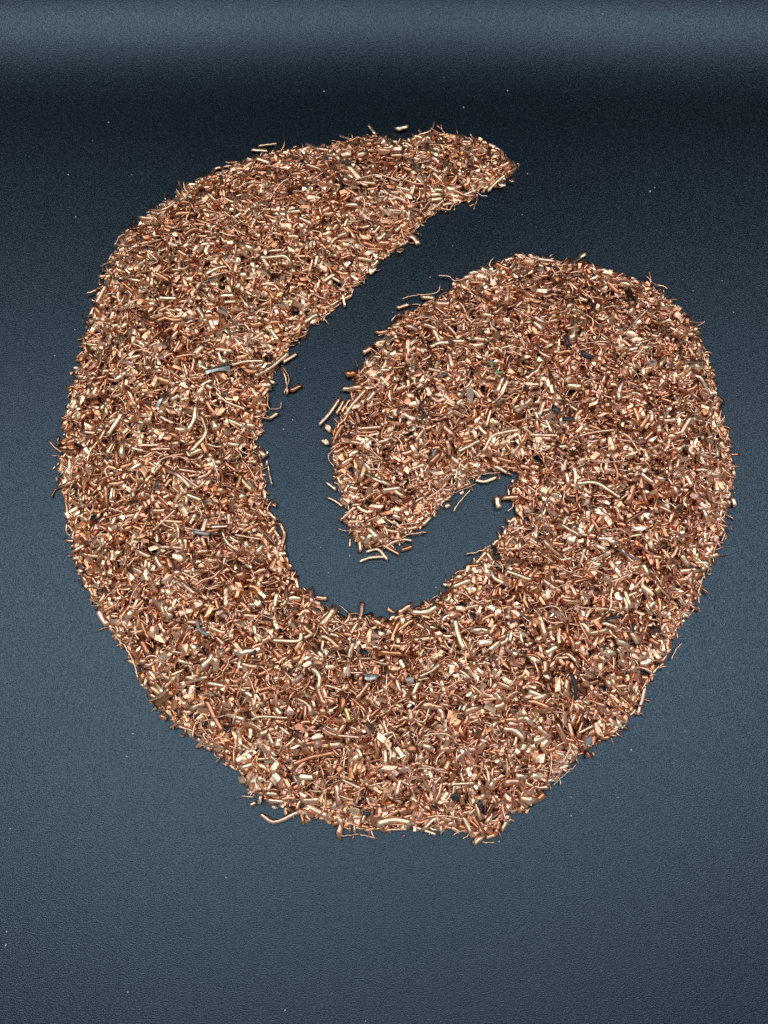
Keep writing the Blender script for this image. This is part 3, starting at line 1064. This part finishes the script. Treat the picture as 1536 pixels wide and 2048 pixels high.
# ------------------------------------------------------------------ the larger single pieces, placed one by one
TILE = {'A': (110, 240, 3.2), 'B': (560, 240, 3.2), 'C': (1000, 500, 3.2), 'D': (100, 700, 3.2),
        'E': (560, 500, 3.2), 'F': (1000, 900, 3.2), 'G': (130, 1150, 3.2), 'H': (520, 1150, 3.2),
        'I': (850, 1250, 3.2), 'J': (600, 700, 3.072), 'K': (400, 1400, 2.194)}
TONE = {'c': (COPPER, .66, .12), 'g': (COPPER, .90, .06), 'p': (COPPER, .72, .04), 'o': (COPPER, .42, .05),
        't': (COPPER, .28, .05), 'd': (COPPER, .08, .05), 'w': (SILVER, .6, .2), 'y': (GREYP, .5, .3),
        'Y': (BRASS, .6, .2), 'b': (BLUEP, .6, .2), 'k': (BLACK, .4, .3), 'n': (GREENP, .6, .3), 'x': (FILM, .5, .2)}
ADJ = {'c': 'copper', 'g': 'golden copper', 'p': 'pale pinkish copper', 'o': 'orange copper', 't': 'brownish copper',
       'd': 'dark tarnished copper', 'w': 'silvery metal', 'y': 'dull grey', 'Y': 'yellow brass', 'b': 'blue grey plastic',
       'k': 'black plastic', 'n': 'green plastic', 'x': 'clear plastic'}
NAME = {'r': 'clipping', 's': 'strand', 'f': 'flake'}
PREFIX = {'w': 'tinned', 'y': 'grey', 'Y': 'brass', 'b': 'plastic', 'k': 'plastic', 'n': 'plastic', 'x': 'plastic'}


def place_word(x, y):
    """where on the swirl: sector and rim, in the photograph's own directions"""
    p = at(x, y, 0.003)
    d = float(samp(SD, p[0], p[1]))
    if 600 < x < 1040 and 560 < y < 1125 and not (y > 985 and x > 925) and x + y > 1330:
        sec = 'inner hook'
    elif y < 560 and x < 1040 and x + y < 1500 and x > 620:
        sec = 'top arm'
    elif x < 620 and y < 660:
        sec = 'upper left bend'
    elif x < 620 and y < 1000:
        sec = 'left arm'
    elif x < 620 and y < 1280:
        sec = 'lower left arm'
    elif x < 620:
        sec = 'lower left bend'
    elif y > 1180 and x < 1010:
        sec = 'bottom curve'
    elif y > 1180:
        sec = 'lower right bend'
    elif y > 860:
        sec = 'lower right lobe'
    else:
        sec = 'upper right lobe'
    cx, cy = 790, 960
    if d < 0.004:
        # outer when moving away from the swirl's centre leaves the copper
        q = at(x + (x - cx) * 0.12, y + (y - cy) * 0.12, 0.0)
        rim = 'outer rim' if float(samp(SD, q[0], q[1])) < d else 'inner rim'
        if sec == 'inner hook':
            rim = 'edge'
    else:
        rim = 'middle'
    return sec, rim


ORD = ['highest', 'second highest', 'third highest', 'fourth highest', 'fifth highest', 'sixth highest', 'seventh highest',
       'eighth highest', 'ninth highest', 'tenth highest']
NUM = {2: 'two', 3: 'three', 4: 'four', 5: 'five', 6: 'six', 7: 'seven', 8: 'eight', 9: 'nine', 10: 'ten'}
recs = []
for line in TRACED.strip().splitlines():
    body, _, lab = line.partition('|')
    t = body.split()
    ox, oy, s = TILE[t[0]]
    pts = [tuple(float(v) for v in q.split(',')) for q in t[4:]]
    px = [(ox + x / s, oy + y / s) for x, y in pts]
    recs.append(dict(kt=t[0], kind=t[1], wpx=float(t[2]) / s, tone=t[3], px=px, lab=lab.strip()))


def build_piece(rec, k):
    R = np.random.default_rng(1000 + k)
    px = rec['px']
    kind = rec['kind']
    mid0 = px[len(px) // 2]
    r0 = rec['wpx'] / 2 * depth(at(*mid0)) / F * (0.9 if rec['kt'] == 'K' else 1.08)
    lift = {'r': .35, 's': .9, 'f': .2}[kind] * r0 + {'s': .0014, 'r': .0011, 'f': .0015}[kind]
    W = []
    for x, y in px:
        p = on_pile(x, y, lift)
        if p[2] < r0 * .95:
            p = at(x, y, r0 * .95)
        W.append(p)
    W = np.array(W)
    if kind == 's':
        zs = W[:, 2]
        W[:, 2] = zs + R.uniform(0, .0004, len(zs))
    mat, tm, tv = TONE[rec['tone']]
    tone = float(np.clip(tm + R.normal(0, tv * .6), 0, 1))
    c = W.mean(0)
    if kind == 'f':
        a, b = W[0], W[-1]
        L = max(np.linalg.norm(b - a) + r0 * .8, r0 * 1.7)
        v, f, s = flake(L, 2 * r0, min(.55 * r0, .0006), R)
        yaw = math.atan2(b[1] - a[1], b[0] - a[0])
        hx = float(samp(HT, c[0] + .002, c[1]) - samp(HT, c[0] - .002, c[1])) / .004
        hy = float(samp(HT, c[0], c[1] + .002) - samp(HT, c[0], c[1] - .002)) / .004
        tilt = R.normal(0, .16, 2)
        cy, sy = math.cos(yaw), math.sin(yaw)
        X = v @ np.array([[cy, sy, 0], [-sy, cy, 0], [0, 0, 1]])
        X[:, 2] += X[:, 0] * (hx + tilt[0]) + X[:, 1] * (hy + tilt[1])
    else:
        chord = np.linalg.norm(np.diff(W, axis=0), axis=1).sum()
        n = int(np.clip(chord / (r0 * (1.1 if kind == 'r' else 2.4)), 5, 26 if kind == 's' else 15))
        P = resample(W, n)
        if kind == 's':
            wob = R.normal(0, 1, (n, 3)) * r0 * .28
            P = P + wob
            v, f, s = tube(P, r0 * .85, 7, R, rough=.14, slant=.6)
        else:
            P[1:-1] += R.normal(0, 1, (n - 2, 3)) * r0 * .06
            fl = R.uniform(.55, .9)
            crush = rec['lab'].startswith('crumpled grey metal')
            if crush:
                fl = .34
            v, f, s = tube(P, r0 * (1.5 if crush else .97), 12, R, flat=fl, rough=.42 if crush else R.uniform(.05, .12), facet=crush, slant=R.uniform(.1, .8), pinch=int(R.integers(0, 4)) if R.uniform() < .4 else 0)
        if rec['lab'].startswith('crumpled grey metal'):
            # the scrap is flared at both ends and pinched in the middle
            T, U, V = frames(P)
            q = len(v) // n
            v = v.reshape(n, q, 3)
            for i in range(n):
                g = 0.60 + 0.60 * abs(2 * i / (n - 1) - 0.85) ** 1.1
                v[i] = P[i] + (v[i] - P[i]) * g
            v = v.reshape(-1, 3)
        X = v - c
    low = (X[:, 2] + c[2]).min()
    if low < 0.00003:
        c = c + np.array([0, 0, 0.00003 - low])
    pre = PREFIX.get(rec['tone'], 'copper')
    nm = pre + '_' + NAME[kind]
    me = mesh_from(nm, X, f, s, mat, tone, {'p': 1.0, 'g': 0.0}.get(rec['tone'], float(R.uniform(0, .7))))
    if pre == 'copper' and kind in 'rf' or nm == 'brass_clipping':
        pass
    o = bpy.data.objects.new(nm, me)
    o.location = c
    COL.objects.link(o)
    return o, nm


def describe(rec):
    px = rec['px']
    L = sum(math.dist(a, b) for a, b in zip(px, px[1:]))
    D = math.dist(px[0], px[-1])
    k = rec['kind']
    if k == 'f':
        return '%s %s' % ('broad' if rec['wpx'] > 12.6 else 'small', ADJ[rec['tone']]), 'flake'
    bent = D / max(L, 1)
    shape = 'straight' if bent > .985 else ('curved' if bent > .88 else 'hooked')
    if k == 's':
        return '%s %s' % (shape, ADJ[rec['tone']]), 'strand'
    th = 'thick' if rec['wpx'] > 8.6 else ('thin' if rec['wpx'] < 6 else 'medium')
    if L / rec['wpx'] < 1.9:
        th = 'stubby'
        shape = ''
    return ' '.join(('%s %s %s' % (th, shape, ADJ[rec['tone']])).split()), 'clipping'


groups = {}
for k, rec in enumerate(recs):
    o, nm = build_piece(rec, k)
    rec['obj'] = o
    o['category'] = {'clipping': 'wire clipping', 'strand': 'wire strand', 'flake': 'metal flake'}[NAME[rec['kind']]] \
        if PREFIX.get(rec['tone'], 'copper') not in ('plastic',) else 'plastic scrap'
    o['group'] = {'r': 'larger wire clippings on the swirl', 's': 'loose wire strands on the swirl', 'f': 'flakes and chips on the swirl'}[rec['kind']]
    mx = sum(p[0] for p in rec['px']) / len(rec['px'])
    my = sum(p[1] for p in rec['px']) / len(rec['px'])
    rec['my'] = my
    if rec['lab']:
        o['label'] = rec['lab']
        continue
    desc, noun = describe(rec)
    sec, rim = place_word(mx, my)
    groups.setdefault((desc, noun, sec, rim), []).append(rec)
for (desc, noun, sec, rim), L in groups.items():
    L.sort(key=lambda r: r['my'])
    where = '%s %s' % (sec, rim)
    pre = 'in' if rim == 'middle' else 'on'
    if len(L) == 1:
        L[0]['obj']['label'] = '%s %s %s the %s' % (desc, noun, pre, where)
        continue
    for i, r in enumerate(L):
        if i == len(L) - 1:
            od = 'lower' if len(L) == 2 else 'lowest'
        elif i == 0:
            od = 'upper' if len(L) == 2 else 'highest'
        else:
            od = ORD[i]
        r['obj']['label'] = '%s of %s %s %ss %s the %s' % (od, NUM.get(len(L), str(len(L))), desc, noun, pre, where)

# ------------------------------------------------------------------ stray flecks on the bare sheet
SPOTS = [(648,183,3),(1015,182,3),(927,215,3),(960,42,3),(677,66,2),(217,245,3),(888,155,2),(1205,28,3),(137,350,3),(1055,348,3),
         (1300,383,4),(1309,376,3),(905,492,2.5),(1044,430,2.5),(150,660,2.5),(153,785,2.5),(110,712,2.5),(641,1095,2.5),
         (699,1112,3),(657,1146,3),(872,1175,2.5),(1386,582,2.5),(1444,562,2.5),(1467,625,3),(1262,1500,4),(1142,1594,3),
         (1236,1595,2.5),(1142,1631,3),(998,1683,3),(266,1467,3.5),(254,1513,3),(12,1890,6),(14,1863,4),(570,2020,3.5),
         (256,1984,3),(452,1755,3),(21,1657,3),(253,1512,2),(731,2042,3),(167,1181,2.5),(585,840,2.5),(567,859,3),
         (610,737,2),(860,555,3),(785,625,3),(152,434,2.5),(185,282,2),(264,350,2.5),(1440,3,3),(1365,560,2)]


def zone(x, y):
    if 530 < x < 1040 and 540 < y < 1240:
        return 'in the bare crescent inside the swirl' if y > 660 else 'between the top arm and the hook'
    if y < 100:
        return 'in the bright band at the far side'
    if y < 300:
        return 'on the dark sheet above the swirl'
    if x < 300 and y < 900:
        return 'on the sheet left of the swirl'
    if x > 850 and y < 660:
        return 'on the sheet above the right lobe'
    if x < 640 and y < 1600:
        return 'on the sheet outside the lower left bend'
    if x > 900:
        return 'on the sheet outside the lower right bend'
    return 'on the sheet near the bottom of the picture'


def sheet_point(px, py):
    d = ray(px, py)
    p = at(px, py)
    if p[1] <= Y0:
        return p, 0.0
    t = 0.3
    while t < 1.5:
        q = np.array([0, 0, H]) + d * t
        if q[2] <= np.interp(q[1], CURVE[:, 0], CURVE[:, 1]):
            return q, float(np.interp(q[1], CURVE[:, 0], CURVE[:, 2]))
        t += 0.0001
    return p, 0.0


zs = {}
for k, (x, y, w_) in enumerate(SPOTS):
    R = np.random.default_rng(300 + k)
    p, a = sheet_point(x, y)
    r0 = w_ * 0.42 * depth(p) / F
    v, f, s = flake(r0 * R.uniform(1.9, 3.2), r0 * 1.7, r0 * .8, R, 6)
    me = mesh_from('dust_fleck', v, f, s, FLECK, float(R.uniform(0, .7)))
    o = bpy.data.objects.new('dust_fleck', me)
    o.rotation_euler = (a, 0, 0) if a else (0, 0, R.uniform(0, 6))
    o.location = (p[0], p[1] - math.sin(a) * r0 * .4, p[2] + r0 * .42 * math.cos(a) + 0.00002)
    COL.objects.link(o)
    o['category'] = 'dust fleck'
    o['group'] = 'pale flecks scattered on the black sheet'
    zs.setdefault(zone(x, y), []).append((x, y, o))
ORDX = ['leftmost', 'second from left', 'third from left', 'fourth from left', 'fifth from left', 'sixth from left', 'seventh from left',
        'eighth from left', 'ninth from left', 'tenth from left', 'eleventh from left']
for zn, L in zs.items():
    L.sort(key=lambda q: q[0])
    for i, (x, y, o) in enumerate(L):
        if len(L) == 1:
            o['label'] = 'only tiny pale fleck ' + zn
        else:
            od = 'rightmost' if i == len(L) - 1 else ORDX[i]
            o['label'] = '%s of %s pale flecks %s' % (od, NUM.get(len(L), str(len(L))), zn)
print('single pieces', len(recs), 'label groups', len(groups))
bad = [o['label'] for o in bpy.data.objects if 'label' in o and not 4 <= len(o['label'].split()) <= 16]
print('bad label lengths', bad)
